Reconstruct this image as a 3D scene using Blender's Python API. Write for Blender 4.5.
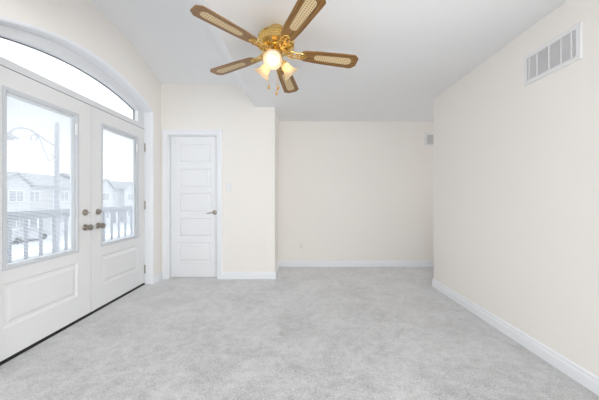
import bpy, bmesh, math, random
from mathutils import Matrix, Vector, Euler

for o in list(bpy.data.objects):
    bpy.data.objects.remove(o)
S = bpy.context.scene
C = S.collection
random.seed(4)
PI = math.pi

# ------------------------------------------------------------------ camera
F = 272.0                     # focal length in pixels of the 599 px frame
cd = bpy.data.cameras.new('camera')
cd.sensor_width = 36.0
cd.lens = F / 599 * 36
cd.shift_x = 1.5 / 599
cd.shift_y = -2.0 / 599
cd.clip_start = 0.02
cd.clip_end = 1000
cam = bpy.data.objects.new('camera', cd)
C.objects.link(cam)
cam.location = (0, 0, 1.13)
cam.rotation_euler = (PI / 2, 0, 0)
S.camera = cam

# ------------------------------------------------------------------ world: bright overcast sky
SKY = 1.35
w = bpy.data.worlds.new('sky')
S.world = w
w.use_nodes = True
nt = w.node_tree
nt.nodes.clear()
wo = nt.nodes.new('ShaderNodeOutputWorld')
bg = nt.nodes.new('ShaderNodeBackground')
tc = nt.nodes.new('ShaderNodeTexCoord')
sx = nt.nodes.new('ShaderNodeSeparateXYZ')
cr = nt.nodes.new('ShaderNodeValToRGB')
cr.color_ramp.elements[0].position = 0.0
cr.color_ramp.elements[0].color = (0.90, 0.92, 0.95, 1)
cr.color_ramp.elements[1].position = 0.6
cr.color_ramp.elements[1].color = (0.92, 0.96, 1.0, 1)
nt.links.new(tc.outputs['Generated'], sx.inputs[0])
nt.links.new(sx.outputs['Z'], cr.inputs[0])
nt.links.new(cr.outputs[0], bg.inputs[0])
nt.links.new(bg.outputs[0], wo.inputs[0])
bg.inputs[1].default_value = SKY


def area(name, loc, rot, sx_, sy_, power, col, portal=False):
    l = bpy.data.lights.new(name, 'AREA')
    l.shape = 'RECTANGLE'
    l.size = sx_
    l.size_y = sy_
    l.energy = power
    l.color = col
    if portal:
        l.cycles.is_portal = True
    o = bpy.data.objects.new(name, l)
    C.objects.link(o)
    o.location = loc
    o.rotation_euler = rot
    return o


XR_ = 1.73
# added fill lights in unseen made-up rear and side windows, and a sky portal
area('rear_fill_light', (-0.65, -1.38, 1.45), (PI / 2, 0, 0), 1.3, 1.6, 8, (1.0, 0.992, 0.985))
area('side_fill_light', (XR_ + 0.05, -0.3, 1.55), (0, PI / 2, 0), 1.5, 1.5, 29, (1.0, 0.992, 0.985))
area('door_sky_portal', (-2.14, 2.64, 1.2), (0, -PI / 2, 0), 2.3, 1.8, 1, (1, 1, 1), True)
# added warm fill at the unseen far right end of the side hall
area('hall_warm_fill', (3.32, 4.0, 1.4), (0, PI / 2, 0), 1.2, 0.7, 0.15, (1.0, 0.78, 0.5))

S.view_settings.view_transform = 'Standard'
S.view_settings.look = 'None'
S.view_settings.gamma = 1
S.view_settings.use_curve_mapping = False
S.view_settings.exposure = 1.0
S.cycles.max_bounces = 14
S.cycles.diffuse_bounces = 8
S.cycles.glossy_bounces = 4
S.cycles.transmission_bounces = 6
S.cycles.transparent_max_bounces = 24
S.cycles.sample_clamp_indirect = 6
S.cycles.use_denoising = True

# ------------------------------------------------------------------ materials
MATS = {}


def new_mat(name):
    m = bpy.data.materials.new(name)
    m.use_nodes = True
    MATS[name] = m
    n = m.node_tree
    return m, n, n.nodes['Principled BSDF']


def noise_bump(n, b, scale, strength, dist=0.002, detail=4):
    t = n.nodes.new('ShaderNodeTexCoord')
    x = n.nodes.new('ShaderNodeTexNoise')
    x.inputs['Scale'].default_value = scale
    x.inputs['Detail'].default_value = detail
    bp = n.nodes.new('ShaderNodeBump')
    bp.inputs['Strength'].default_value = strength
    bp.inputs['Distance'].default_value = dist
    n.links.new(t.outputs['Object'], x.inputs['Vector'])
    n.links.new(x.outputs['Fac'], bp.inputs['Height'])
    n.links.new(bp.outputs[0], b.inputs['Normal'])
    return t, x


def paint(name, col, rough, scale=180, strength=0.08, metal=0.0, var=0.01):
    m, n, b = new_mat(name)
    b.inputs['Roughness'].default_value = rough
    b.inputs['Metallic'].default_value = metal
    t, x = noise_bump(n, b, scale, strength)
    y = n.nodes.new('ShaderNodeTexNoise')
    y.inputs['Scale'].default_value = 1.3
    n.links.new(t.outputs['Object'], y.inputs['Vector'])
    mx = n.nodes.new('ShaderNodeMix')
    mx.data_type = 'RGBA'
    mx.inputs['A'].default_value = tuple(max(0, c - var) for c in col) + (1,)
    mx.inputs['B'].default_value = tuple(min(1, c + var) for c in col) + (1,)
    n.links.new(y.outputs['Fac'], mx.inputs['Factor'])
    n.links.new(mx.outputs['Result'], b.inputs['Base Color'])
    return m


wall_m = paint('wall_paint', (0.868, 0.84, 0.803), 0.75)
ceil_m = paint('ceiling_paint', (0.875, 0.885, 0.90), 0.85, 90, 0.15)
trim_m = paint('white_trim', (0.85, 0.865, 0.895), 0.35, 60, 0.03)
door_m = paint('white_door_paint', (0.77, 0.772, 0.775), 0.38, 50, 0.04)
closet_m = paint('closet_door_paint', (0.85, 0.86, 0.88), 0.4, 60, 0.04)
vinyl_m = paint('white_vinyl', (0.72, 0.73, 0.75), 0.3, 40, 0.02)
glaze_m = paint('shaded_white_glazing_frame', (0.60, 0.62, 0.65), 0.35, 40, 0.02)  # white frame greyed to carry the shade on sides turned from the light
gasket_shade_m = paint('gasket_and_gap_shade_grey', (0.18, 0.19, 0.2), 0.6)  # also colours the strips that stand in for shade in the door gaps
black_m = paint('black_rubber', (0.012, 0.012, 0.012), 0.6, var=0.002)
nickel_m = paint('satin_nickel', (0.36, 0.33, 0.29), 0.28, 300, 0.03, 1.0)
plate_m = paint('white_plastic', (0.80, 0.80, 0.79), 0.35)
ivory_m = paint('ivory_plastic', (0.84, 0.82, 0.77), 0.4)
vent_m = paint('white_enamel', (0.80, 0.80, 0.81), 0.4)
ventback_m = paint('grey_duct', (0.72, 0.72, 0.73), 0.8)
slat_m = paint('white_blind', (0.84, 0.85, 0.88), 0.5)
rail_m = paint('grey_rail_paint', (0.26, 0.27, 0.31), 0.5)
post_m = paint('grey_lamp_post', (0.28, 0.29, 0.33), 0.5)
roof_m = paint('grey_shingles', (0.36, 0.36, 0.39), 0.9, 6, 0.4)
side_m = paint('pale_siding', (0.60, 0.60, 0.62), 0.8, 8, 0.2)
brick_m = paint('beige_brick', (0.52, 0.51, 0.52), 0.9, 10, 0.3)
hglass_m = paint('dark_window_glass', (0.36, 0.37, 0.40), 0.15)
snow_m = paint('snowy_ground', (0.52, 0.53, 0.56), 0.9, 3, 0.3)
deck_m = paint('snow_and_bounce_white', (0.88, 0.89, 0.92), 0.9, 6, 0.3)  # deck whitened to reflect skylight up to the ceiling; snow on the sidewalk
road_m = paint('wet_road', (0.28, 0.28, 0.30), 0.8)
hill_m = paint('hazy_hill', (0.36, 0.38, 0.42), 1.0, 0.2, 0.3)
car_m = paint('silver_car_paint', (0.45, 0.45, 0.48), 0.25)
tail_m = paint('red_tail_lamp', (0.5, 0.03, 0.03), 0.3)


def carpet():
    m, n, b = new_mat('grey_carpet')
    b.inputs['Roughness'].default_value = 0.95
    b.inputs['Specular IOR Level'].default_value = 0.1
    b.inputs['Sheen Weight'].default_value = 1.0
    t = n.nodes.new('ShaderNodeTexCoord')

    def noise(s, d, r=0.5, dis=0.0):
        x = n.nodes.new('ShaderNodeTexNoise')
        x.inputs['Scale'].default_value = s
        x.inputs['Detail'].default_value = d
        x.inputs['Roughness'].default_value = r
        x.inputs['Distortion'].default_value = dis
        n.links.new(t.outputs['Object'], x.inputs['Vector'])
        return x
    big, mid, fine = noise(2.3, 8, 0.72, 0.5), noise(13, 10, 0.82), noise(90, 3, 0.7)
    a = n.nodes.new('ShaderNodeMath'); a.operation = 'MULTIPLY_ADD'
    a.inputs[1].default_value = 1.3
    n.links.new(mid.outputs['Fac'], a.inputs[0])
    n.links.new(big.outputs['Fac'], a.inputs[2])
    c = n.nodes.new('ShaderNodeMath'); c.operation = 'MULTIPLY_ADD'
    c.inputs[1].default_value = 1.3
    n.links.new(fine.outputs['Fac'], c.inputs[0])
    n.links.new(a.outputs[0], c.inputs[2])
    r = n.nodes.new('ShaderNodeValToRGB')
    r.color_ramp.elements[0].position = 0.60
    r.color_ramp.elements[0].color = (0.125, 0.124, 0.127, 1)
    r.color_ramp.elements[1].position = 0.93
    r.color_ramp.elements[1].color = (0.485, 0.483, 0.49, 1)
    r.color_ramp.elements[1].position = 0.93
    sc_ = n.nodes.new('ShaderNodeMath'); sc_.operation = 'MULTIPLY'
    sc_.inputs[1].default_value = 0.46
    n.links.new(c.outputs[0], sc_.inputs[0])
    n.links.new(sc_.outputs[0], r.inputs[0])
    n.links.new(r.outputs[0], b.inputs['Base Color'])
    bp = n.nodes.new('ShaderNodeBump')
    bp.inputs['Strength'].default_value = 0.5
    bp.inputs['Distance'].default_value = 0.006
    n.links.new(fine.outputs['Fac'], bp.inputs['Height'])
    n.links.new(bp.outputs[0], b.inputs['Normal'])
    return m


carpet_m = carpet()


def glass():
    m, n, b = new_mat('clear_glass')
    n.nodes.remove(b)
    out = n.nodes['Material Output']
    tr = n.nodes.new('ShaderNodeBsdfTransparent')
    gl = n.nodes.new('ShaderNodeBsdfGlossy')
    gl.inputs['Roughness'].default_value = 0.02
    lw = n.nodes.new('ShaderNodeLayerWeight')
    lw.inputs[0].default_value = 0.5
    pw = n.nodes.new('ShaderNodeMath'); pw.operation = 'POWER'
    pw.inputs[1].default_value = 4.0
    n.links.new(lw.outputs['Facing'], pw.inputs[0])
    fr = n.nodes.new('ShaderNodeMath'); fr.operation = 'MULTIPLY_ADD'
    fr.inputs[1].default_value = 0.5
    fr.inputs[2].default_value = 0.02
    n.links.new(pw.outputs[0], fr.inputs[0])
    mx = n.nodes.new('ShaderNodeMixShader')
    tr.inputs[0].default_value = (0.97, 0.98, 0.98, 1)
    n.links.new(fr.outputs[0], mx.inputs[0])
    n.links.new(tr.outputs[0], mx.inputs[1])
    n.links.new(gl.outputs[0], mx.inputs[2])
    n.links.new(mx.outputs[0], out.inputs[0])
    return m


glass_m = glass()


def wood():
    m, n, b = new_mat('fan_blade_wood')
    b.inputs['Roughness'].default_value = 0.33
    t = n.nodes.new('ShaderNodeTexCoord')
    mp = n.nodes.new('ShaderNodeMapping')
    mp.inputs['Scale'].default_value = (3.0, 60, 30)
    x = n.nodes.new('ShaderNodeTexNoise')
    x.inputs['Scale'].default_value = 1.6
    x.inputs['Detail'].default_value = 6
    r = n.nodes.new('ShaderNodeValToRGB')
    r.color_ramp.elements[0].position = 0.3
    r.color_ramp.elements[0].color = (0.13, 0.058, 0.015, 1)
    r.color_ramp.elements[1].position = 0.75
    r.color_ramp.elements[1].color = (0.42, 0.215, 0.06, 1)
    n.links.new(t.outputs['Object'], mp.inputs[0])
    n.links.new(mp.outputs[0], x.inputs['Vector'])
    n.links.new(x.outputs['Fac'], r.inputs[0])
    n.links.new(r.outputs[0], b.inputs['Base Color'])
    return m


def cane():
    m, n, b = new_mat('cane_weave')
    b.inputs['Roughness'].default_value = 0.6
    t = n.nodes.new('ShaderNodeTexCoord')

    def wave(axis, s):
        x = n.nodes.new('ShaderNodeTexWave')
        x.wave_type = 'BANDS'
        x.bands_direction = axis
        x.inputs['Scale'].default_value = s
        n.links.new(t.outputs['Object'], x.inputs['Vector'])
        return x
    a, c = wave('X', 20), wave('Y', 20)
    mu = n.nodes.new('ShaderNodeMath'); mu.operation = 'MULTIPLY'
    n.links.new(a.outputs['Fac'], mu.inputs[0])
    n.links.new(c.outputs['Fac'], mu.inputs[1])
    r = n.nodes.new('ShaderNodeValToRGB')
    r.color_ramp.elements[0].position = 0.3
    r.color_ramp.elements[0].color = (0.74, 0.58, 0.34, 1)
    r.color_ramp.elements[1].position = 0.75
    r.color_ramp.elements[1].color = (0.30, 0.20, 0.10, 1)
    n.links.new(mu.outputs[0], r.inputs[0])
    n.links.new(r.outputs[0], b.inputs['Base Color'])
    return m


def brass(name='polished_brass', rough=0.16, col=(0.74, 0.53, 0.20)):
    m, n, b = new_mat(name)
    b.inputs['Base Color'].default_value = col + (1,)
    b.inputs['Metallic'].default_value = 1
    b.inputs['Roughness'].default_value = rough
    noise_bump(n, b, 90, 0.15, 0.002)
    return m


def shade_glass():
    m, n, b = new_mat('frosted_shade_glass')
    b.inputs['Base Color'].default_value = (0.84, 0.74, 0.56, 1)
    b.inputs['Roughness'].default_value = 0.35
    out = n.nodes['Material Output']
    tl = n.nodes.new('ShaderNodeBsdfTranslucent')
    tl.inputs[0].default_value = (0.95, 0.80, 0.54, 1)
    mx = n.nodes.new('ShaderNodeMixShader')
    mx.inputs[0].default_value = 0.4
    n.links.new(b.outputs[0], mx.inputs[1])
    n.links.new(tl.outputs[0], mx.inputs[2])
    n.links.new(mx.outputs[0], out.inputs[0])
    return m


def emit(name, col, s):
    m, n, b = new_mat(name)
    b.inputs['Base Color'].default_value = (0.9, 0.9, 0.9, 1)
    b.inputs['Emission Color'].default_value = col + (1,)
    b.inputs['Emission Strength'].default_value = s
    return m


wood_m, cane_m, brass_m, shade_m = wood(), cane(), brass(), shade_glass()
antique_m = brass('antique_brass', 0.35, (0.62, 0.43, 0.17))
pend_m = paint('amber_wood_pendant', (0.50, 0.26, 0.05), 0.4)
bulb_m = emit('lit_bulb', (1.0, 0.84, 0.60), 3.6)

# ------------------------------------------------------------------ helpers


def box(bm, x0, x1, y0, y1, z0, z1, bev=0.0):
    r = bmesh.ops.create_cube(bm, size=1)
    vs = r['verts']
    for v in vs:
        v.co = Vector(((x0 + x1) / 2 + v.co.x * abs(x1 - x0), (y0 + y1) / 2 + v.co.y * abs(y1 - y0),
                       (z0 + z1) / 2 + v.co.z * abs(z1 - z0)))
    if bev > 0:
        es = set(e for v in vs for e in v.link_edges)
        bmesh.ops.bevel(bm, geom=list(es), offset=bev, segments=2, affect='EDGES', profile=0.6)


def lathe(bm, prof, seg=32, mat=Matrix.Identity(4)):
    rings = []
    for r, z in prof:
        if r < 1e-5:
            rings.append([bm.verts.new(mat @ Vector((0, 0, z)))])
        else:
            rings.append([bm.verts.new(mat @ Vector((r * math.cos(2 * PI * i / seg), r * math.sin(2 * PI * i / seg), z)))
                          for i in range(seg)])
    for a, b in zip(rings, rings[1:]):
        for i in range(seg):
            j = (i + 1) % seg
            if len(a) == 1 and len(b) == 1:
                continue
            if len(a) == 1:
                bm.faces.new((a[0], b[i], b[j]))
            elif len(b) == 1:
                bm.faces.new((a[i], a[j], b[0]))
            else:
                bm.faces.new((a[i], a[j], b[j], b[i]))


def tube(bm, pts, r, seg=8):
    pts = [Vector(p) for p in pts]
    rs = r if isinstance(r, (list, tuple)) else [r] * len(pts)
    rings = []
    up = None
    for i, p in enumerate(pts):
        t = (pts[min(i + 1, len(pts) - 1)] - pts[max(i - 1, 0)]).normalized()
        if up is None:
            up = Vector((0, 0, 1)) if abs(t.z) < 0.9 else Vector((1, 0, 0))
        n = (up - t * up.dot(t))
        if n.length < 1e-4:
            n = t.orthogonal()
        n.normalize()
        up = n
        b = t.cross(n)
        rings.append([bm.verts.new(p + (n * math.cos(2 * PI * k / seg) + b * math.sin(2 * PI * k / seg)) * rs[i])
                      for k in range(seg)])
    for a, b in zip(rings, rings[1:]):
        for k in range(seg):
            j = (k + 1) % seg
            bm.faces.new((a[k], a[j], b[j], b[k]))
    bm.faces.new(rings[0])
    bm.faces.new(rings[-1])


def prism(bm, poly, mp, d0, d1):
    """extrude the 2-D polygon poly between depths d0 and d1; mp(u, v, w) -> point"""
    a = [bm.verts.new(mp(u, v, d0)) for u, v in poly]
    b = [bm.verts.new(mp(u, v, d1)) for u, v in poly]
    bm.faces.new(a)
    bm.faces.new(b[::-1])
    n = len(poly)
    for i in range(n):
        j = (i + 1) % n
        bm.faces.new((a[i], b[i], b[j], a[j]))


def obj(name, bm, m, root=None, smooth=False, world=True, angle=35):
    """link bm as one mesh object; with a root the world-space mesh is moved into the root's frame"""
    bmesh.ops.remove_doubles(bm, verts=bm.verts, dist=1e-6)
    bmesh.ops.recalc_face_normals(bm, faces=bm.faces)
    me = bpy.data.meshes.new(name)
    bm.to_mesh(me)
    bm.free()
    me.materials.append(m)
    o = bpy.data.objects.new(name, me)
    C.objects.link(o)
    if root is not None:
        o.parent = root
        if world:
            p, l = root, Vector((0, 0, 0))
            while p is not None:
                l += p.location
                p = p.parent
            me.transform(Matrix.Translation(-l))
    if smooth:
        for f in me.polygons:
            f.use_smooth = True
        me.set_sharp_from_angle(angle=math.radians(angle))
    return o


def recentre(o):
    """put a top-level mesh's origin at the middle of its base"""
    vs = [v.co for v in o.data.vertices]
    c = Vector(((min(v.x for v in vs) + max(v.x for v in vs)) / 2, (min(v.y for v in vs) + max(v.y for v in vs)) / 2,
                min(v.z for v in vs)))
    o.data.transform(Matrix.Translation(-c))
    o.location = c
    return o


def thing(name, label, cat, loc, group=None):
    o = bpy.data.objects.new(name, None)
    o.empty_display_size = 0.1
    C.objects.link(o)
    o.location = loc
    o['label'] = label
    o['category'] = cat
    if group:
        o['group'] = group
    return o


def sroot(name, label, loc):
    o = bpy.data.objects.new(name, None)
    o.empty_display_size = 0.1
    C.objects.link(o)
    o.location = loc
    o['kind'] = 'structure'
    o['label'] = label
    return o


def struct(name, bm, m, label, smooth=False):
    o = obj(name, bm, m, smooth=smooth)
    o['kind'] = 'structure'
    o['label'] = label
    return o


def B():
    return bmesh.new()


def copy_tree(o, parent=None):
    c = o.copy()
    C.objects.link(c)
    c.parent = parent
    for ch in list(o.children):
        copy_tree(ch, c)
    return c


# ------------------------------------------------------------------ dimensions
XL, XR = -1.91, 1.73          # left and right wall faces
YC = 3.80                     # closet wall
YA = 4.487                    # far wall of the side hall
XA = -0.3255                  # end of the closet wall
YE = 3.47                     # end of the right wall
H0 = 2.40                     # flat ceiling
YB = -1.30                    # rear wall
XH = 3.30                     # far right end of the hall
VY, VR, VTOP = 2.64, 3.2, 2.945   # vault over the doors
VN = 2 * VY - YC              # near edge of vault
DX = -2.01                    # door face
LW = 0.914                    # door leaf width


def vault(y):
    return VTOP - VR + math.sqrt(VR * VR - (y - VY) ** 2)


def arch(y, r):               # concentric arches over the doors, centre height .244
    return 0.244 + math.sqrt(max(0, r * r - (y - VY) ** 2))


# ------------------------------------------------------------------ floor
bm = B()
box(bm, DX + 0.005, XH, YB, YA, -0.06, 0.0)
struct('floor', bm, carpet_m, 'light grey plush carpet')

# ------------------------------------------------------------------ ceiling: flat, with a shallow vault over the doors
bm = B()
ys = [VN + (YC + 0.0 - VN) * i / 28 for i in range(29)]


def q(*ps):
    bm.faces.new([bm.verts.new(p) for p in ps])


q((-0.6, YB, H0), (XH, YB, H0), (XH, VN, H0), (-0.6, VN, H0))
for a, b in zip(ys, ys[1:]):
    q((-0.6, a, H0), (XH, a, H0), (XH, b, H0), (-0.6, b, H0))
q((-0.6, YC, H0), (XH, YC, H0), (XH, YA, H0), (-0.6, YA, H0))
q((XL - 0.1, YB, H0), (-0.6, YB, H0), (-0.6, VN, H0), (XL - 0.1, VN, H0))


def xtop(y):
    return -0.6 - 0.625 * (vault(y) - H0)


def facet(y):
    x1, z1 = xtop(y), vault(y)
    p = [(XL - 0.1, y, z1)]
    r_ = 0.16
    L_ = math.hypot(x1 + 0.6, z1 - H0)
    ax, az_ = x1 - r_, z1
    ex, ez_ = x1 + (-0.6 - x1) * r_ / L_, z1 + (H0 - z1) * r_ / L_
    for i in range(9):
        t = i / 8
        p.append(((1 - t) ** 2 * ax + 2 * t * (1 - t) * x1 + t * t * ex, y, (1 - t) ** 2 * az_ + 2 * t * (1 - t) * z1 + t * t * ez_))
    p.append((-0.6, y, H0))
    return p


for a, b in zip(ys, ys[1:]):
    pa, pb = facet(a), facet(b)
    for c, d, e, f_ in zip(pa, pa[1:], pb[1:], pb):
        q(c, d, e, f_)
q((XL - 0.1, VN, H0), (-0.6, VN, H0), (xtop(VN), VN, vault(VN)), (XL - 0.1, VN, vault(VN)))
o = struct('ceiling', bm, ceil_m, 'white ceiling rising in a shallow vault above the french doors', smooth=True)
o.data.set_sharp_from_angle(angle=math.radians(20))


# ------------------------------------------------------------------ walls
def columns(bm, us, lo, hi, mp, d0, d1):
    for a, b in zip(us, us[1:]):
        m_ = (a + b) / 2
        la, lb = lo(a, m_), lo(b, m_)
        ha, hb = hi(a, m_), hi(b, m_)
        P = [mp(a, la, d0), mp(b, lb, d0), mp(b, hb, d0), mp(a, ha, d0)]
        Q = [mp(a, la, d1), mp(b, lb, d1), mp(b, hb, d1), mp(a, ha, d1)]
        P = [bm.verts.new(p) for p in P]
        Q = [bm.verts.new(p) for p in Q]
        bm.faces.new(P)
        bm.faces.new(Q)
        for i in range(4):
            j = (i + 1) % 4
            e = (i == 1 and abs(b - us[-1]) > 1e-6 and abs(lo(b, m_) - lo(b, b + 1e-4)) < 1e-6) or \
                (i == 3 and abs(a - us[0]) > 1e-6 and abs(lo(a, m_) - lo(a, a - 1e-4)) < 1e-6)
            if not e:
                bm.faces.new((P[i], P[j], Q[j], Q[i]))


def mpL(u, v, w_):            # left wall: u = depth, v = height, w = distance into the room
    return Vector((DX + w_, u, v))


OH, OR = 0.95, 2.236          # rough opening
us = sorted(set([YB, VN - 1e-3, VN, VY - OH, VY + OH, YC] + [VY - OH + 2 * OH * i / 32 for i in range(33)] + ys))
us = [u for i, u in enumerate(us) if i == 0 or u - us[i - 1] > 2e-4]


def loL(u, m_):
    return arch(u, OR) if VY - OH < m_ < VY + OH else 0.0


def hiL(u, m_):
    return vault(min(max(u, VN), YC)) + 0.002 if m_ > VN else H0 + 0.002


bm = B()
columns(bm, us, loL, hiL, mpL, XL - DX, -0.10)
struct('wall_left', bm, wall_m, 'cream painted wall with the arched door opening')

# closet wall (faces the camera) with door opening
CX0, CX1, CZ = -1.82, -1.125, 2.018


def mpC(u, v, w_):
    return Vector((u, YC - w_, v))


bm = B()
columns(bm, [XL - 0.1, CX0, CX1, xtop(YC), -0.6, XA],
        lambda u, m_: CZ if CX0 < m_ < CX1 else 0.0,
        lambda u, m_: H0 + 0.002 if u >= -0.6 - 1e-6 else vault(YC) + 0.002,
        mpC, 0.0, -0.12)
box(bm, XA - 0.12, XA, YC + 0.12, YA, 0, H0 + 0.002)
struct('wall_closet', bm, wall_m, 'cream wall around the closet door')

bm = B()
box(bm, XL - 0.1, XH + 0.12, YA, YA + 0.12, 0, H0 + 0.02)
struct('wall_far', bm, wall_m, 'cream far wall of the side hall')

bm = B()
columns(bm, [YB, -1.1, 0.5, YE], lambda u, m_: 2.3 if -1.1 < m_ < 0.5 else 0, lambda u, m_: H0 + 0.002,
        lambda u, v, w_: Vector((XR + w_, u, v)), 0, 0.14)
box(bm, XR, XR + 0.14, -1.1, 0.5, 0, 0.7)
box(bm, XR + 0.14, XH, YE - 0.12, YE, 0, H0 + 0.002)
struct('wall_right', bm, wall_m, 'cream right wall with the return air grille')

# hall end wall with an opening, rear wall with a wide window added for light
bm = B()
columns(bm, [YE - 0.12, 3.65, 4.35, YA], lambda u, m_: 2.0 if 3.65 < m_ < 4.35 else 0, lambda u, m_: H0 + 0.002,
        lambda u, v, w_: Vector((XH + w_, u, v)), 0, 0.12)
box(bm, XH, XH + 0.12, 3.65, 4.35, 0, 0.8)
struct('wall_hall', bm, wall_m, 'cream end wall of the side hall')
bm = B()
columns(bm, [XL - 0.1, -1.4, 1.5, XR + 0.14], lambda u, m_: 2.3 if -1.4 < m_ < 1.5 else 0, lambda u, m_: H0 + 0.002,
        lambda u, v, w_: Vector((u, YB - w_, v)), 0, 0.14)
box(bm, -1.4, 1.5, YB - 0.14, YB, 0, 0.6)
struct('wall_rear', bm, wall_m, 'cream rear wall behind the camera')
wr = sroot('added_window_2', 'wide unseen rear window added for fill light', (0.05, YB - 0.04, 0.6))
bm = B()
for x0, x1, z0, z1 in ((-1.4, -1.34, 0.6, 2.3), (1.44, 1.5, 0.6, 2.3), (0.02, 0.08, 0.66, 2.24), (-1.34, 1.44, 0.6, 0.66),
                       (-1.34, 1.44, 2.24, 2.3)):
    box(bm, x0, x1, YB - 0.07, YB - 0.01, z0, z1)
obj('window_frame', bm, vinyl_m, wr)
bm = B()
for x0, x1 in ((-1.34, 0.02), (0.08, 1.44)):
    box(bm, x0, x1, YB - 0.046, YB - 0.04, 0.66, 2.24)
obj('glass_pane', bm, glass_m, wr)

ws = sroot('added_window_3', 'unseen window added in the right wall beside the camera for fill light', (XR + 0.1, -0.3, 0.7))  # made-up window, placed to brighten the left wall and doors
bm = B()
for y0, y1, z0, z1 in ((-1.1, -1.04, 0.7, 2.3), (0.44, 0.5, 0.7, 2.3), (-0.33, -0.27, 0.76, 2.24), (-1.04, 0.44, 0.7, 0.76),
                       (-1.04, 0.44, 2.24, 2.3)):
    box(bm, XR + 0.07, XR + 0.12, y0, y1, z0, z1)
obj('window_frame', bm, vinyl_m, ws)
bm = B()
for y0, y1 in ((-1.04, -0.33), (-0.27, 0.44)):
    box(bm, XR + 0.09, XR + 0.096, y0, y1, 0.76, 2.24)
obj('glass_pane', bm, glass_m, ws)

# ------------------------------------------------------------------ baseboards
BBP = [(0, 0), (0.015, 0), (0.015, 0.064), (0.0125, 0.070), (0.0075, 0.073), (0.0075, 0.078), (0.011, 0.083), (0.010, 0.092), (0.004, 0.100), (0, 0.100)]


def baseboard(name, p0, p1, nrm, label):
    """run of baseboard from p0 to p1, nrm points into the room"""
    bm = B()
    nx, ny = nrm
    a = [bm.verts.new((p0[0] + nx * d, p0[1] + ny * d, h)) for d, h in BBP]
    b = [bm.verts.new((p1[0] + nx * d, p1[1] + ny * d, h)) for d, h in BBP]
    bm.faces.new(a)
    bm.faces.new(b)
    for i in range(len(BBP)):
        j = (i + 1) % len(BBP)
        bm.faces.new((a[i], a[j], b[j], b[i]))
    o = struct(name, bm, trim_m, label)
    return o


baseboard('baseboard_right', (XR, YB), (XR, YE), (-1, 0), 'white baseboard along the right wall')
baseboard('baseboard_right_end', (XR - 0.014, YE), (XH, YE), (0, 1), 'white baseboard round the end of the right wall')
baseboard('baseboard_closet', (-1.058, YC), (XA + 0.014, YC), (0, -1), 'white baseboard on the closet wall')
baseboard('baseboard_closet_side', (XA, YC - 0.014), (XA, YA), (1, 0), 'white baseboard on the closet return')
baseboard('baseboard_far', (XA, YA), (XH, YA), (0, -1), 'white baseboard on the far wall')
baseboard('baseboard_left', (XL, VY + 0.95), (XL, YC), (1, 0), 'short white baseboard between french doors and closet')
baseboard('baseboard_left_near', (XL, YB), (XL, VY - 0.95), (1, 0), 'white baseboard on the near left wall')

# ------------------------------------------------------------------ arched reveal liner and threshold
def arch_path(h, r, n=40, z0=0.0):
    pts = [(VY - h, z0)]
    for i in range(n + 1):
        y = VY - h + 2 * h * i / n
        pts.append((y, arch(y, r)))
    pts.append((VY + h, z0))
    return pts


def band(bm, inner, outer, mp, w0, w1, bev=0.0):
    """solid band between two parallel paths; inner rim on the w1 side is rounded by bev"""
    prof = []
    for (a, b), (c, d) in zip(inner, outer):
        ix, ov = Vector((a, b)), Vector((c, d))
        t = (ov - ix)
        t = t.normalized() if t.length > 0 else t
        row = [mp(a, b, w0)]
        if bev > 0:
            for k in range(5):
                th = k / 4 * PI / 2
                s = bev * (1 - math.cos(th))
                row.append(mp(a + t.x * s, b + t.y * s, w1 - bev + bev * math.sin(th)))
        else:
            row.append(mp(a, b, w1))
        row += [mp(c, d, w1), mp(c, d, w0)]
        prof.append([bm.verts.new(p) for p in row])
    m_ = len(prof[0])
    for p, q_ in zip(prof, prof[1:]):
        for k in range(m_):
            j = (k + 1) % m_
            bm.faces.new((p[k], p[j], q_[j], q_[k]))
    bm.faces.new(prof[0])
    bm.faces.new(prof[-1])


bm = B()
band(bm, arch_path(0.926, 2.212), arch_path(0.951, 2.238), mpL, -0.098, XL - DX + 0.004, 0.018)
struct('trim_1', bm, trim_m, 'smooth white liner of the arched reveal', smooth=True)
bm = B()
box(bm, DX - 0.09, DX + 0.004, VY - 0.926, VY + 0.926, -0.06, 0.012)
struct('trim_2', bm, black_m, 'black door threshold')

# ------------------------------------------------------------------ transom window over the doors
HZ = 2.034
wt = sroot('window_1', 'arched transom window', (DX - 0.04, VY, HZ))
bm = B()


def gpath(h, top, z0):
    return [(VY - h, z0)] + [(VY + h * (i / 20 - 1), top - 2.9 + math.sqrt(2.9 ** 2 - (h * (i / 20 - 1)) ** 2)) for i in range(41)] + [(VY + h, z0)]


inn = gpath(0.80, 2.352, 2.092)
out = arch_path(0.926, 2.212, 40, HZ)
band(bm, inn, out, mpL, -0.085, -0.012, 0.006)
prism(bm, [(VY - 0.926, HZ), (VY + 0.926, HZ), (VY + 0.80, 2.092), (VY - 0.80, 2.092)], mpL, -0.085, -0.006)
obj('window_frame', bm, vinyl_m, wt, smooth=True)
bm = B()
band(bm, gpath(0.792, 2.344, 2.10), inn, mpL, -0.070, -0.058)
box(bm, DX - 0.034, DX - 0.003, VY - 0.925, VY + 0.925, 2.0265, HZ)  # dark strip standing in for the shade in the gap above the leaves
box(bm, DX - 0.070, DX - 0.058, VY - 0.80, VY + 0.80, 2.092, 2.10)
obj('gasket_and_gap_shade', bm, gasket_shade_m, wt)
bm = B()
prism(bm, gpath(0.796, 2.348, 2.096), mpL, -0.067, -0.061)
obj('glass_pane', bm, glass_m, wt)


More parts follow.
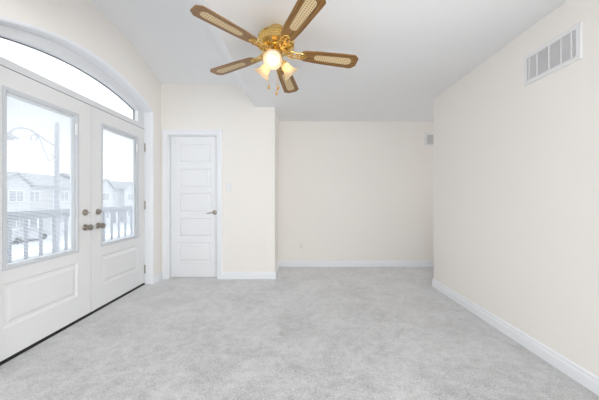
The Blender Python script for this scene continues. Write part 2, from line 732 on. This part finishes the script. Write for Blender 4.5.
# ------------------------------------------------------------------ doors
def raised(bm, mp, u0, u1, v0, v1, w_, g1=0.012, g2=0.030, g3=0.048, depth=0.009):
    rings = []
    for ins, dd in ((0, 0), (g1, -depth), (g2, -depth), (g3, -0.001)):
        rings.append([bm.verts.new(mp(a, b, w_ + dd)) for a, b in
                      ((u0 + ins, v0 + ins), (u1 - ins, v0 + ins), (u1 - ins, v1 - ins), (u0 + ins, v1 - ins))])
    for a, b in zip(rings, rings[1:]):
        for i in range(4):
            j = (i + 1) % 4
            bm.faces.new((a[i], a[j], b[j], b[i]))
    bm.faces.new(rings[-1])


def slab(bm, mp, u0, u1, v0, v1, holes, w0, w1):
    """door slab with rectangular cut-outs (u0,u1,v0,v1), listed bottom to top and all of one width"""
    hu0, hu1 = holes[0][0], holes[0][1]

    def bx(a, b, c, d):
        p, q_ = mp(a, c, w0), mp(b, d, w1)
        box(bm, min(p.x, q_.x), max(p.x, q_.x), min(p.y, q_.y), max(p.y, q_.y), c, d)
    bx(u0, hu0, v0, v1)
    bx(hu1, u1, v0, v1)
    z = v0
    for h in holes:
        bx(hu0, hu1, z, h[2])
        z = h[3]
    bx(hu0, hu1, z, v1)


def french(n, label, y0, y1, hinge_side, seam, turn):
    """one leaf; seam = the meeting edge's side (+1: seam at y1)"""
    root = sroot('door_%d' % n, label, (DX - 0.02, (y0 + y1) / 2, 0.012))
    yc = (y0 + y1) / 2 - (0.013 if seam > 0 else 0.003)
    L0, L1 = yc - 0.322, yc + 0.322
    bm = B()
    slab(bm, mpL, y0, y1, 0.024, 2.026, [(L0 + 0.01, L1 - 0.01, 0.235, 0.540), (L0 + 0.01, L1 - 0.01, 0.645, 1.885)], -0.045, 0.0)
    raised(bm, mpL, L0 + 0.01, L1 - 0.01, 0.235, 0.540, 0.0)
    leaf = obj('door_leaf', bm, door_m, root)
    bm = B()
    box(bm, DX - 0.042, DX - 0.002, y0 + 0.004, y1 - 0.004, 0.012, 0.025)
    obj('door_sweep', bm, black_m, root)
    # glazing frame
    bm = B()
    o_ = [(L0, 0.632), (L1, 0.632), (L1, 1.897), (L0, 1.897), (L0, 0.632)]
    i_ = [(L0 + 0.030, 0.664), (L1 - 0.030, 0.664), (L1 - 0.030, 1.865), (L0 + 0.030, 1.865), (L0 + 0.030, 0.664)]
    m_ = [(L0 + 0.018, 0.650), (L1 - 0.018, 0.650), (L1 - 0.018, 1.879), (L0 + 0.018, 1.879), (L0 + 0.018, 0.650)]
    prof = []
    for a, b, c in zip(o_, m_, i_):
        prof.append([bm.verts.new(mpL(*a, -0.004)), bm.verts.new(mpL(*a, 0.007)), bm.verts.new(mpL(*b, 0.009)),
                     bm.verts.new(mpL(*c, 0.001)), bm.verts.new(mpL(*c, -0.05)), bm.verts.new(mpL(*a, -0.05))])
    for p, q_ in zip(prof, prof[1:]):
        for k in range(5):
            bm.faces.new((p[k], p[k + 1], q_[k + 1], q_[k]))
    obj('glazing_frame', bm, glaze_m, root)
    G0, G1, Z0, Z1 = L0 + 0.030, L1 - 0.030, 0.664, 1.865
    bm = B()
    box(bm, DX - 0.006, DX - 0.003, G0 - 0.002, G1 + 0.002, Z0 - 0.002, Z1 + 0.002)
    box(bm, DX - 0.038, DX - 0.035, G0 - 0.002, G1 + 0.002, Z0 - 0.002, Z1 + 0.002)
    obj('glass_pane', bm, glass_m, root)
    # slats between the panes, turned nearly flat
    bm = B()
    z = Z0 + 0.012
    while z < Z1 - 0.02:
        vs = [(-0.0165, z + turn), (-0.0220, z + 0.0010), (-0.0275, z - turn)]
        rows = []
        for ww, zz in vs:
            rows.append([bm.verts.new(mpL(G0 + 0.004, zz, ww)), bm.verts.new(mpL(G1 - 0.030, zz, ww))])
        for a, b in zip(rows, rows[1:]):
            bm.faces.new((a[0], a[1], b[1], b[0]))
        z += 0.0105
    for yy in (G0 + 0.10, G1 - 0.13):
        box(bm, DX - 0.0172, DX - 0.0160, yy, yy + 0.0015, Z0 + 0.005, Z1 - 0.005)
    blind = obj('blind', bm, slat_m, root)
    blind['kind'] = 'stuff'
    bm = B()
    box(bm, DX - 0.028, DX - 0.014, G0, G1 - 0.03, Z1 - 0.022, Z1)
    box(bm, DX - 0.028, DX - 0.014, G1 - 0.030, G1, Z0, Z1)
    obj('blind_rail', bm, slat_m, root)
    bm = B()
    box(bm, DX + 0.000, DX + 0.014, G1 - 0.012, G1 + 0.006, 1.70, 1.80, 0.003)
    obj('blind_lever', bm, plate_m, root)
    # meeting strip
    if seam < 0:
        bm = B()
        box(bm, DX - 0.001, DX + 0.005, y0 + 0.001, y0 + 0.034, 0.024, 2.026, 0.001)
        obj('meeting_strip', bm, door_m, root)
        bm = B()
        box(bm, DX - 0.034, DX - 0.012, y0 - 0.006, y0, 0.024, 2.026)  # dark fill painting the shaded gap between the two leaves
        obj('gap_shade_strip', bm, gasket_shade_m, root)
    # lock and knob
    ky = (y1 - 0.070) if seam > 0 else (y0 + 0.090)
    side = Matrix.Rotation(PI / 2, 4, 'Y')
    bm = B()
    lathe(bm, [(0.0, 0.0), (0.031, 0.0), (0.031, 0.006), (0.026, 0.011), (0.013, 0.013), (0.011, 0.030), (0.016, 0.034),
               (0.026, 0.042), (0.029, 0.053), (0.026, 0.063), (0.016, 0.068), (0.0, 0.069)], 28,
          Matrix.Translation((DX, ky, 0.853)) @ side)
    obj('knob', bm, nickel_m, root, smooth=True)
    bm = B()
    lathe(bm, [(0.0, 0.0), (0.031, 0.0), (0.031, 0.007), (0.027, 0.013), (0.012, 0.015), (0.0, 0.015)], 28,
          Matrix.Translation((DX, ky, 0.993)) @ side)
    dl = obj('deadbolt', bm, nickel_m, root, smooth=True)
    bm = B()
    box(bm, DX + 0.013, DX + 0.032, ky - 0.017, ky + 0.017, 0.988, 0.998, 0.003)
    obj('thumb_turn', bm, nickel_m, dl)
    hy = y0 if hinge_side < 0 else y1
    for hz in (0.20, 1.035, 1.79):
        bm = B()
        tube(bm, [(DX + 0.007, hy + 0.004 * hinge_side, hz - 0.055), (DX + 0.007, hy + 0.004 * hinge_side, hz + 0.055)], 0.0075, 12)
        for zz in (-0.02, 0.018):
            tube(bm, [(DX + 0.007, hy + 0.004 * hinge_side, hz + zz - 0.001), (DX + 0.007, hy + 0.004 * hinge_side, hz + zz + 0.001)], 0.0085, 12)
        obj('hinge', bm, nickel_m, root, smooth=True)
    return root


french(1, 'left leaf of the white french doors, nearest the camera', VY - LW, VY - 0.003, -1, 1, 0.0028)
french(2, 'right leaf of the white french doors, beside the corner', VY + 0.003, VY + LW, 1, -1, 0.0022)

# closet door with five panels
root = sroot('door_3', 'white five-panel closet door', ((CX0 + CX1) / 2, YC + 0.06, 0))
DF = YC + 0.05


def mpD(u, v, w_):
    return Vector((u, DF - w_, v))


d0, d1 = CX0 + 0.022, CX1 - 0.012
pans = [(-1.690, -1.240, a, b) for a, b in ((0.225, 0.498), (0.575, 0.846), (0.923, 1.196), (1.272, 1.545), (1.622, 1.892))]
bm = B()
slab(bm, mpD, d0, d1, 0.014, 2.002, pans, -0.035, 0.0)
for p in pans:
    raised(bm, mpD, *p, 0.0, 0.010, 0.016, 0.030, 0.008)
obj('door_leaf', bm, closet_m, root)
bm = B()
box(bm, CX0 - 0.001, CX0 + 0.018, YC, YC + 0.12, 0, CZ)
box(bm, CX1 - 0.010, CX1 + 0.001, YC, YC + 0.12, 0, CZ)
box(bm, CX0 - 0.001, CX1 + 0.001, YC, YC + 0.12, CZ - 0.014, CZ + 0.001)
obj('door_jamb', bm, trim_m, root)
bm = B()
CW = 0.066
path_i = [(CX0 + 0.006, 0), (CX0 + 0.006, CZ - 0.006), (CX1 - 0.006, CZ - 0.006), (CX1 - 0.006, 0)]
path_o = [(CX0 - CW, 0), (CX0 - CW, CZ + CW), (CX1 + CW, CZ + CW), (CX1 + CW, 0)]
prof = []
for (a, b), (c, d) in zip(path_i, path_o):
    row = []
    for t, ww in ((0, 0), (0, 0.010), (0.18, 0.013), (0.55, 0.014), (0.75, 0.019), (1, 0.019), (1, 0)):
        row.append(bm.verts.new(mpC(a + (c - a) * t, b + (d - b) * t, ww)))
    prof.append(row)
for p, q_ in zip(prof, prof[1:]):
    for k in range(7):
        j = (k + 1) % 7
        bm.faces.new((p[k], p[j], q_[j], q_[k]))
bm.faces.new(prof[0])
bm.faces.new(prof[-1])
obj('door_casing', bm, trim_m, root)
bm = B()
kx, kz = -1.178, 0.925
lathe(bm, [(0, 0), (0.031, 0), (0.031, 0.006), (0.026, 0.012), (0.012, 0.015), (0.010, 0.045), (0, 0.047)], 24,
      Matrix.Translation((kx, DF, kz)) @ Matrix.Rotation(PI / 2, 4, 'X'))
tube(bm, [(kx + 0.006, DF - 0.042, kz), (kx - 0.03, DF - 0.046, kz - 0.001), (kx - 0.07, DF - 0.044, kz - 0.006),
          (kx - 0.105, DF - 0.038, kz - 0.008)], [0.010, 0.009, 0.008, 0.006], 12)
obj('lever_handle', bm, nickel_m, root, smooth=True)


# ------------------------------------------------------------------ wall plates
pl = thing('light_switch', 'white rocker light switch plate on the wall beside the closet door', 'light switch', (-0.968, YC, 1.282))
bm = B()
box(bm, -0.968 - 0.037, -0.968 + 0.037, YC - 0.006, YC, 1.282 - 0.058, 1.282 + 0.058, 0.0025)
obj('cover_plate', bm, plate_m, pl)
bm = B()
box(bm, -0.968 - 0.017, -0.968 + 0.017, YC - 0.010, YC - 0.004, 1.282 - 0.034, 1.282 + 0.034, 0.0015)
obj('rocker', bm, trim_m, pl)
ol = thing('wall_outlet', 'ivory electrical outlet low on the far hall wall', 'outlet', (0.055, YA, 0.34))
bm = B()
box(bm, 0.055 - 0.036, 0.055 + 0.036, YA - 0.006, YA, 0.282, 0.398, 0.0025)
obj('cover_plate', bm, ivory_m, ol)
for zc in (0.317, 0.363):
    bm = B()
    box(bm, 0.055 - 0.017, 0.055 + 0.017, YA - 0.009, YA - 0.004, zc - 0.016, zc + 0.016, 0.002)
    s_ = obj('socket', bm, ivory_m, ol)
    bm = B()
    for dx in (-0.007, 0.007):
        box(bm, 0.055 + dx - 0.001, 0.055 + dx + 0.001, YA - 0.0093, YA - 0.0085, zc - 0.005, zc + 0.005)
    obj('slot', bm, black_m, s_)


# ------------------------------------------------------------------ air grilles
def grille(name, label, mp, u0, u1, v0, v1, fl, bars, group=None, pitch=0.0105):
    c = mp((u0 + u1) / 2, (v0 + v1) / 2, 0)
    root = thing(name, label, 'air vent', c, group)
    bm = B()
    o_ = [(u0, v0), (u1, v0), (u1, v1), (u0, v1), (u0, v0)]
    prof = []
    for k, (a, b) in enumerate(o_):
        su = 1 if a == u0 else -1
        sv = 1 if b == v0 else -1
        row = [mp(a, b, 0), mp(a, b, 0.004), mp(a + su * 0.004, b + sv * 0.004, 0.008), mp(a + su * fl, b + sv * fl, 0.008),
               mp(a + su * fl, b + sv * fl, 0.0015)]
        prof.append([bm.verts.new(p) for p in row])
    for p, q_ in zip(prof, prof[1:]):
        for k in range(4):
            bm.faces.new((p[k], p[k + 1], q_[k + 1], q_[k]))
    for ub in bars:
        p, q_ = mp(ub - 0.003, v0 + fl, 0.0015), mp(ub + 0.003, v1 - fl, 0.0075)
        box(bm, min(p.x, q_.x), max(p.x, q_.x), min(p.y, q_.y), max(p.y, q_.y), min(p.z, q_.z), max(p.z, q_.z))
    for us_, vs_ in ((u0 + fl / 2, (v0 + v1) / 2), (u1 - fl / 2, (v0 + v1) / 2)):
        n_ = mp(0, 0, 1) - mp(0, 0, 0)
        lathe(bm, [(0, 0.0), (0.004, 0.0), (0.003, 0.0015), (0, 0.002)], 10,
              Matrix.Translation(mp(us_, vs_, 0.008)) @ n_.to_track_quat('Z', 'Y').to_matrix().to_4x4())
    obj('flange', bm, vent_m, root)
    bm = B()
    v = v0 + fl + pitch * 0.3
    while v < v1 - fl - 0.002:
        a = [bm.verts.new(mp(x, v + pitch * 0.75, 0.0018)) for x in (u0 + fl, u1 - fl)]
        b = [bm.verts.new(mp(x, v, 0.0065)) for x in (u0 + fl, u1 - fl)]
        bm.faces.new((a[0], a[1], b[1], b[0]))
        v += pitch
    obj('louvre', bm, vent_m, root)
    bm = B()
    p, q_ = mp(u0 + fl - 0.002, v0 + fl - 0.002, 0.0004), mp(u1 - fl + 0.002, v1 - fl + 0.002, 0.0012)
    box(bm, min(p.x, q_.x), max(p.x, q_.x), min(p.y, q_.y), max(p.y, q_.y), min(p.z, q_.z), max(p.z, q_.z))
    obj('duct_backing', bm, ventback_m, root)
    return root


grille('return_air_grille', 'long white return air grille high on the right wall', lambda u, v, w_: Vector((XR - w_, u, v)),
       1.655, 2.078, 1.980, 2.208, 0.030, [1.717, 1.785, 1.872, 1.964, 2.030])
grille('wall_register', 'small white wall register high in the side hall, half hidden by the right wall end',
       lambda u, v, w_: Vector((u, YA - w_, v)), 2.09, 2.40, 1.985, 2.205, 0.032, [2.30])

# ------------------------------------------------------------------ ceiling fan
FR = Vector((-0.161, 2.038, H0 + 0.001))
fan = thing('ceiling_fan', 'brass ceiling fan with five wood and cane blades and three lit frosted shades', 'ceiling fan', FR)
fan.rotation_mode = 'YXZ'
fan.rotation_euler = (-0.07, 0.023, 0)


def fp(name, bm, m, parent=fan, smooth=True, angle=35):
    return obj(name, bm, m, parent, smooth=smooth, world=False, angle=angle)


bm = B()
lathe(bm, [(0, 0.004), (0.054, 0.004), (0.056, -0.010), (0.053, -0.026), (0.044, -0.036), (0.040, -0.055), (0, -0.055)], 36)
fp('canopy', bm, antique_m)
bm = B()
lathe(bm, [(0, -0.048), (0.045, -0.048), (0.070, -0.052), (0.105, -0.060), (0.126, -0.070), (0.135, -0.080), (0.136, -0.088), (0.131, -0.092),
           (0.131, -0.130), (0.136, -0.134), (0.136, -0.144), (0.120, -0.156), (0.085, -0.166), (0, -0.166)], 48)
for k in range(40):                                   # beaded ring round the housing
    a = 2 * PI * k / 40
    m4 = Matrix.Translation((0.132 * math.cos(a), 0.132 * math.sin(a), -0.111)) @ Matrix.Rotation(a, 4, 'Z')
    r_ = bmesh.ops.create_uvsphere(bm, u_segments=8, v_segments=6, radius=1)
    for v in r_['verts']:
        v.co = m4 @ Vector((v.co.x * 0.005, v.co.y * 0.0055, v.co.z * 0.014))
fp('motor_housing', bm, brass_m)
bm = B()
lathe(bm, [(0, -0.164), (0.075, -0.164), (0.078, -0.176), (0.060, -0.186), (0.046, -0.190), (0.046, -0.214), (0.056, -0.218), (0.058, -0.234),
           (0.048, -0.250), (0.022, -0.260), (0.012, -0.272), (0.014, -0.280), (0.008, -0.288), (0, -0.290)], 36)
fp('switch_housing', bm, brass_m)

PH = math.radians(223.98)
BZ = -0.190
ROOT_R, TIP_R = 0.187, 0.628
PITCH = math.radians(-9)


def blade_outline():
    r0, r1 = ROOT_R, TIP_R
    half = [(r0, 0.030), (r0 + 0.008, 0.043), (r0 + 0.03, 0.052), (r0 + 0.12, 0.060), (r1 - 0.12, 0.069), (r1 - 0.040, 0.072),
            (r1 - 0.032, 0.070), (r1 - 0.003, 0.042), (r1, 0.037)]
    return half + [(x, -y) for x, y in reversed(half)]


def slot_outline(x0, x1, h0, h1):
    pts = []
    for i in range(13):
        a = PI / 2 + PI * i / 12
        pts.append((x0 + h0 + h0 * math.cos(a), h0 * math.sin(a)))
    for i in range(13):
        a = -PI / 2 + PI * i / 12
        pts.append((x1 - h1 + h1 * math.cos(a), h1 * math.sin(a)))
    return pts


ident = lambda u, v, w_: Vector((u, v, w_))
bm = B()
prism(bm, blade_outline(), ident, -0.003, 0.003)
es = [e for e in bm.edges if abs(e.verts[0].co.z - e.verts[1].co.z) < 1e-6]
bmesh.ops.bevel(bm, geom=es, offset=0.0012, segments=2, affect='EDGES')
blade = fp('blade', bm, wood_m)
blade['label'] = 'brown wood blade with a pale cane panel'
bm = B()
prism(bm, slot_outline(0.290, TIP_R - 0.048, 0.027, 0.034), ident, -0.0042, 0.0042)
canei = fp('cane_insert', bm, cane_m, blade)
canei['label'] = 'cream woven cane insert'


def scroll(bm, cx, cy, z, r, a0, turns, tr=0.0032, sgn=1):
    pts = []
    for i in range(22):
        t = i / 21
        rr = r * (1 - 0.75 * t)
        a = a0 + sgn * turns * 2 * PI * t
        pts.append((cx + rr * math.cos(a), cy + rr * math.sin(a), z))
    tube(bm, pts, [tr * (1 - 0.3 * i / 21) for i in range(22)], 6)


bm = B()
for s in (-1, 1):                                     # two curved arms with scrolls, ending in a leaf plate
    tube(bm, [(0.070, s * 0.012, 0.016), (0.095, s * 0.028, 0.004), (0.125, s * 0.034, -0.004), (0.155, s * 0.026, -0.007), (0.185, s * 0.030, -0.007),
              (0.215, s * 0.022, -0.006), (0.235, 0, -0.006)], [0.006, 0.006, 0.0055, 0.005, 0.005, 0.004, 0.003], 8)
    scroll(bm, 0.118, s * 0.016, -0.006, 0.014, 0, 1.4, 0.0035, s)
    scroll(bm, 0.165, s * 0.013, -0.008, 0.013, PI, 1.4, 0.0032, -s)
    scroll(bm, 0.196, s * 0.013, -0.008, 0.011, PI / 2, 1.3, 0.003, s)
tube(bm, [(0.060, 0, 0.016), (0.10, 0, 0.002), (0.14, 0, -0.008), (0.18, 0, -0.008), (0.225, 0, -0.006)], [0.008, 0.007, 0.005, 0.004, 0.003], 8)
prism(bm, [(0.178, -0.034), (0.205, -0.030), (0.226, -0.016), (0.236, 0), (0.226, 0.016), (0.205, 0.030), (0.178, 0.034), (0.186, 0)], ident, -0.0055, -0.003)
for x_, y_ in ((0.195, 0.022), (0.195, -0.022), (0.222, 0)):
    lathe(bm, [(0, -0.010), (0.004, -0.009), (0.005, -0.0055)], 10, Matrix.Translation((x_, y_, 0)))
iron = fp('blade_iron', bm, brass_m)
iron['label'] = 'scrolled brass blade bracket'


def pose(o, k):
    a = PH - 2 * PI / 5 * k
    o.matrix_local = Matrix.Translation((0, 0, BZ)) @ Matrix.Rotation(a, 4, 'Z') @ Matrix.Rotation(0.015, 4, 'Y') @ Matrix.Rotation(PITCH, 4, 'X')


pose(blade, 0)
pose(iron, 0)
for k in range(1, 5):
    c = copy_tree(blade, fan)
    pose(c, k)
    c = copy_tree(iron, fan)
    pose(c, k)

# light kit: three bell shades, one towards the camera
SHL = 0.105


def shade_unit(az):
    tilt = math.radians(47)
    m4 = Matrix.Rotation(az, 4, 'Z') @ Matrix.Translation((0.045, 0, -0.243)) @ Matrix.Rotation(PI - tilt, 4, 'Y')
    # local +z points outwards and down
    bm = B()
    lathe(bm, [(0, -0.012), (0.012, -0.012), (0.013, 0.012), (0.026, 0.016), (0.029, 0.022), (0.029, 0.032), (0.025, 0.034), (0, 0.034)], 24)
    fit = fp('socket_cup', bm, brass_m)
    fit.matrix_local = m4
    bm = B()
    outp = [(0.024, 0.026), (0.027, 0.032), (0.031, 0.045), (0.034, 0.062), (0.038, 0.080), (0.047, 0.100), (0.058, 0.113), (0.066, 0.119)]
    inp = [(r - 0.0022, z - 0.0005) for r, z in outp][::-1]
    lathe(bm, outp + [(0.0675, 0.121)] + inp, 36)
    sh = fp('lamp_shade', bm, shade_m, angle=60)
    sh.matrix_local = m4
    bm = B()
    lathe(bm, [(0, 0.034), (0.012, 0.034), (0.013, 0.050), (0.021, 0.066), (0.024, 0.080), (0.021, 0.093), (0.012, 0.102), (0, 0.105)], 20)
    bl = fp('bulb', bm, bulb_m, sh)
    return sh


for az in (-93, 25, 147):
    shade_unit(math.radians(az))

for (cx, cy, L) in ((-0.045, 0.012, 0.190), (0.022, 0.030, 0.185), (0.012, 0.034, 0.225)):
    bm = B()
    n_ = int(L / 0.005)
    z0 = -0.236
    tube(bm, [(cx, cy, z0), (cx, cy, z0 - L)], 0.0009, 6)
    for i in range(n_):
        r_ = bmesh.ops.create_icosphere(bm, subdivisions=1, radius=0.0017)
        for v in r_['verts']:
            v.co += Vector((cx, cy, z0 - 0.005 * i - 0.002))
    ch = fp('pull_chain', bm, brass_m)
    bm = B()
    lathe(bm, [(0, 0), (0.003, -0.001), (0.004, -0.008), (0.0075, -0.026), (0.008, -0.034), (0.005, -0.040), (0, -0.042)], 14,
          Matrix.Translation((cx, cy, z0 - L)))
    fp('pendant', bm, pend_m, ch)

# ------------------------------------------------------------------ balcony outside the doors
bm = B()
box(bm, -3.45, DX - 0.105, 0.4, 6.2, -0.16, -0.06)
o = struct('balcony_deck', bm, deck_m, 'pale balcony deck outside the doors')
rx = -3.3
rr = thing('balcony_railing', 'grey balcony railing with square balusters outside the french doors', 'railing', (rx, 3.3, -0.06))
bm = B()
box(bm, rx - 0.045, rx + 0.045, 0.4, 6.2, 0.93, 0.975, 0.006)
box(bm, rx - 0.02, rx + 0.02, 0.4, 6.2, 0.87, 0.93)
obj('top_rail', bm, rail_m, rr)
bm = B()
box(bm, rx - 0.025, rx + 0.025, 0.4, 6.2, 0.03, 0.08)
obj('bottom_rail', bm, rail_m, rr)
y = 0.45
while y < 6.2:
    bm = B()
    box(bm, rx - 0.013, rx + 0.013, y - 0.014, y + 0.014, 0.08, 0.87)
    obj('baluster', bm, rail_m, rr)
    y += 0.19
for y in (0.42, 2.3, 4.2, 6.16):
    bm = B()
    box(bm, rx - 0.045, rx + 0.045, y - 0.045, y + 0.045, -0.06, 0.93)
    obj('newel_post', bm, rail_m, rr)

# ------------------------------------------------------------------ street outside
GZ = -3.2
bm = B()
box(bm, -400, -3.5, -150, 500, GZ - 0.5, GZ)
o = struct('ground', bm, snow_m, 'pale snowy ground across the street')
bm = B()
box(bm, -23.0, -20.5, -150, 300, GZ, GZ + 0.06)
struct('sidewalk', bm, deck_m, 'snow covered sidewalk beyond the road')
bm = B()
box(bm, -19.5, -9.8, -150, 300, GZ, GZ + 0.02)
struct('street_road', bm, road_m, 'grey road below the balcony')

LX = -9.0


def at(x, y, X=LX):
    D = -X * F / (298 - x)
    return Vector((X, D, 1.13 + (198 - y) * D / F))


lp = at(57, 198)
lamp = thing('street_lamp', 'grey street lamp with a curved scrollwork arm outside the left door', 'street lamp', (LX, lp.y, GZ))
bm = B()
tube(bm, [(LX, lp.y, GZ), (LX, lp.y, GZ + 0.9), (LX, lp.y, GZ + 1.0), (LX, lp.y, at(57, 124).z), (LX, lp.y, at(57, 122).z)], [0.14, 0.13, 0.085, 0.075, 0.02], 12)
obj('pole', bm, post_m, lamp, smooth=True)


def spline(pts, n=8):
    out = []
    P = [pts[0]] + list(pts) + [pts[-1]]
    for i in range(1, len(P) - 2):
        for k in range(n):
            t = k / n
            a, b, c, d = P[i - 1], P[i], P[i + 1], P[i + 2]
            out.append(0.5 * ((2 * b) + (c - a) * t + (2 * a - 5 * b + 4 * c - d) * t * t + (3 * b - a - 3 * c + d) * t ** 3))
    out.append(P[-2])
    return out


bm = B()
tube(bm, spline([at(57, 147), at(47, 141), at(37, 134), at(29, 129.5), at(21, 128), at(14, 129.5), at(9, 133.5)]), 0.032, 8)
obj('arm', bm, post_m, lamp, smooth=True)
bm = B()
tube(bm, spline([at(37, 134), at(41, 142), at(45, 152), at(49, 160), at(52, 160), at(53.5, 156), at(51, 153.5), at(49.5, 156)]), 0.020, 6)
tube(bm, [at(34 + 3.2 * math.cos(a * PI / 8), 138 + 3.2 * math.sin(a * PI / 8)) for a in range(17)], 0.020, 6)
obj('scrollwork', bm, post_m, lamp, smooth=True)
hp = at(9, 135)
bm = B()
lathe(bm, [(0, 0.10), (0.05, 0.09), (0.08, 0.02), (0.21, -0.05), (0.22, -0.08), (0.12, -0.10), (0.10, -0.16), (0, -0.18)], 20, Matrix.Translation(hp))
obj('lamp_head', bm, post_m, lamp, smooth=True)

HX = -32.0
house_labels = ['pale two-storey house across the street, behind the left edge of the near door glass',
                'pale gabled house across the street behind the street lamp arm',
                'pale two-storey house across the street right of the street lamp pole',
                'gabled house seen through the left half of the far door glass',
                'farthest gabled house, seen through the right half of the far door glass']


def house(i, y0, y1, gable, ez, rz, label):
    root = thing('house', label, 'house', (HX - 4.5, (y0 + y1) / 2, GZ), 'houses across the street')
    ym = (y0 + y1) / 2
    m_ = brick_m if i % 2 else side_m
    bm = B()
    box(bm, HX - 9, HX, y0 + 0.05, y1 - 0.05, GZ, ez)
    obj('wall', bm, m_, root)
    bm = B()                                          # main roof, ridge along the street
    prism(bm, [(HX + 0.45, ez - 0.1), (HX - 4.5, rz), (HX - 9.45, ez - 0.1), (HX - 9.45, ez + 0.05), (HX - 4.5, rz + 0.2), (HX + 0.45, ez + 0.05)],
          lambda u, v, w_: Vector((u, w_, v)), y0 + 0.05, y1 - 0.05)
    obj('roof', bm, roof_m, root)
    if gable:
        gy0, gy1 = (y0 + 0.4, y0 + 3.6) if gable < 0 else (y1 - 3.6, y1 - 0.4)
        gm = (gy0 + gy1) / 2
        bm = B()
        prism(bm, [(gy0, GZ), (gy1, GZ), (gy1, ez), (gm, ez + 1.25), (gy0, ez)], lambda u, v, w_: Vector((w_, u, v)), HX, HX + 0.9)
        g = obj('gable_bay', bm, side_m, root)
        bm = B()
        prism(bm, [(gy0 - 0.3, ez - 0.15), (gm, ez + 1.28), (gy1 + 0.3, ez - 0.15), (gy1 + 0.3, ez + 0.02), (gm, ez + 1.46), (gy0 - 0.3, ez + 0.02)],
              lambda u, v, w_: Vector((w_, u, v)), HX - 3, HX + 1.2)
        obj('gable_roof', bm, roof_m, root)
        wx = HX + 0.9
        spots = [(gm, wx, 1.5, 0.8, 1.9), (gy1 + 1.4 if gable < 0 else gy0 - 1.4, HX, 1.2, 0.8, 1.9)]
    else:
        wx = HX
        spots = [(ym - 1.5, HX, 1.3, 0.7, 1.9), (ym + 1.5, HX, 1.3, 0.7, 1.9)]
    spots += [(spots[0][0], wx, 1.6, -2.2, -0.8)]
    for (yy, xx, wd, z0, z1) in spots:
        bm = B()
        for a, b, c, d in ((yy - wd / 2 - 0.1, yy - wd / 2, z0 - 0.1, z1 + 0.1), (yy + wd / 2, yy + wd / 2 + 0.1, z0 - 0.1, z1 + 0.1),
                           (yy - wd / 2, yy + wd / 2, z0 - 0.1, z0), (yy - wd / 2, yy + wd / 2, z1, z1 + 0.1), (yy - 0.04, yy + 0.04, z0, z1)):
            box(bm, xx, xx + 0.06, a, b, c, d)
        wf = obj('window', bm, trim_m, root)
        bm = B()
        box(bm, xx, xx + 0.03, yy - wd / 2, yy + wd / 2, z0, z1)
        obj('pane', bm, hglass_m, wf)
    dy = spots[1][0]
    bm = B()
    box(bm, HX, HX + 0.06, dy - 0.5, dy + 0.5, GZ, GZ + 2.1)
    obj('front_door', bm, roof_m, root)
    bm = B()                                          # porch roof on two posts
    box(bm, HX, HX + 1.5, dy - 1.1, dy + 1.1, GZ + 2.5, GZ + 2.68)
    for s in (-1, 1):
        box(bm, HX + 1.3, HX + 1.42, dy + s * 0.95 - 0.06, dy + s * 0.95 + 0.06, GZ, GZ + 2.5)
    obj('porch', bm, trim_m, root)


hy = 21.0
for i, (wd, g, ez, rz) in enumerate(((7.0, 1, 2.5, 4.0), (7.4, -1, 2.6, 4.2), (6.6, 0, 2.5, 4.3), (6.4, -1, 2.8, 4.9), (6.4, -1, 2.7, 4.4))):
    house(i, hy, hy + wd, g, ez, rz, house_labels[i])
    hy += wd

# parked car in front of the houses
cx, cy = -27.3, 27.0
car = thing('car', 'silver car parked across the street in front of the houses', 'car', (cx, cy, GZ))
bm = B()
side = [(-2.1, 0.35), (2.1, 0.35), (2.15, 0.75), (1.9, 0.95), (1.0, 1.0), (0.4, 1.42), (-1.2, 1.45), (-1.9, 1.0), (-2.15, 0.9)]
prism(bm, side, lambda u, v, w_: Vector((cx + w_, cy + u, GZ + v)), -0.85, 0.85)
obj('body', bm, car_m, car)
bm = B()
prism(bm, [(-1.6, 1.0), (0.75, 1.0), (0.3, 1.36), (-1.15, 1.38)], lambda u, v, w_: Vector((cx + w_, cy + u, GZ + v)), -0.87, 0.87)
obj('side_windows', bm, hglass_m, car)
for wy in (-1.3, 1.35):
    for s in (-1, 1):
        bm = B()
        lathe(bm, [(0, -0.11), (0.30, -0.11), (0.33, -0.06), (0.33, 0.06), (0.30, 0.11), (0, 0.11)], 20,
              Matrix.Translation((cx + s * 0.78, cy + wy, GZ + 0.33)) @ Matrix.Rotation(PI / 2, 4, 'Y'))
        obj('wheel', bm, black_m, car, smooth=True)
for s in (-1, 1):
    bm = B()
    box(bm, cx + s * 0.7 - 0.14, cx + s * 0.7 + 0.16 * (1), cy - 2.17, cy - 2.05, GZ + 0.68, GZ + 0.88)
    obj('tail_lamp', bm, tail_m, car)

# low hill behind the houses
bm = B()
prev = None
pts = []
for i in range(60):
    y = 60 + i * 9
    z = 17 + 5 * math.sin(i * 0.31) + 2.2 * math.sin(i * 0.83 + 1)
    pts.append((y, z))
rows = []
for (y, z) in pts:
    rows.append([bm.verts.new((-150, y, GZ)), bm.verts.new((-185, y, z * 0.7)), bm.verts.new((-215, y, z)), bm.verts.new((-300, y, GZ))])
for a, b in zip(rows, rows[1:]):
    for k in range(3):
        bm.faces.new((a[k], a[k + 1], b[k + 1], b[k]))
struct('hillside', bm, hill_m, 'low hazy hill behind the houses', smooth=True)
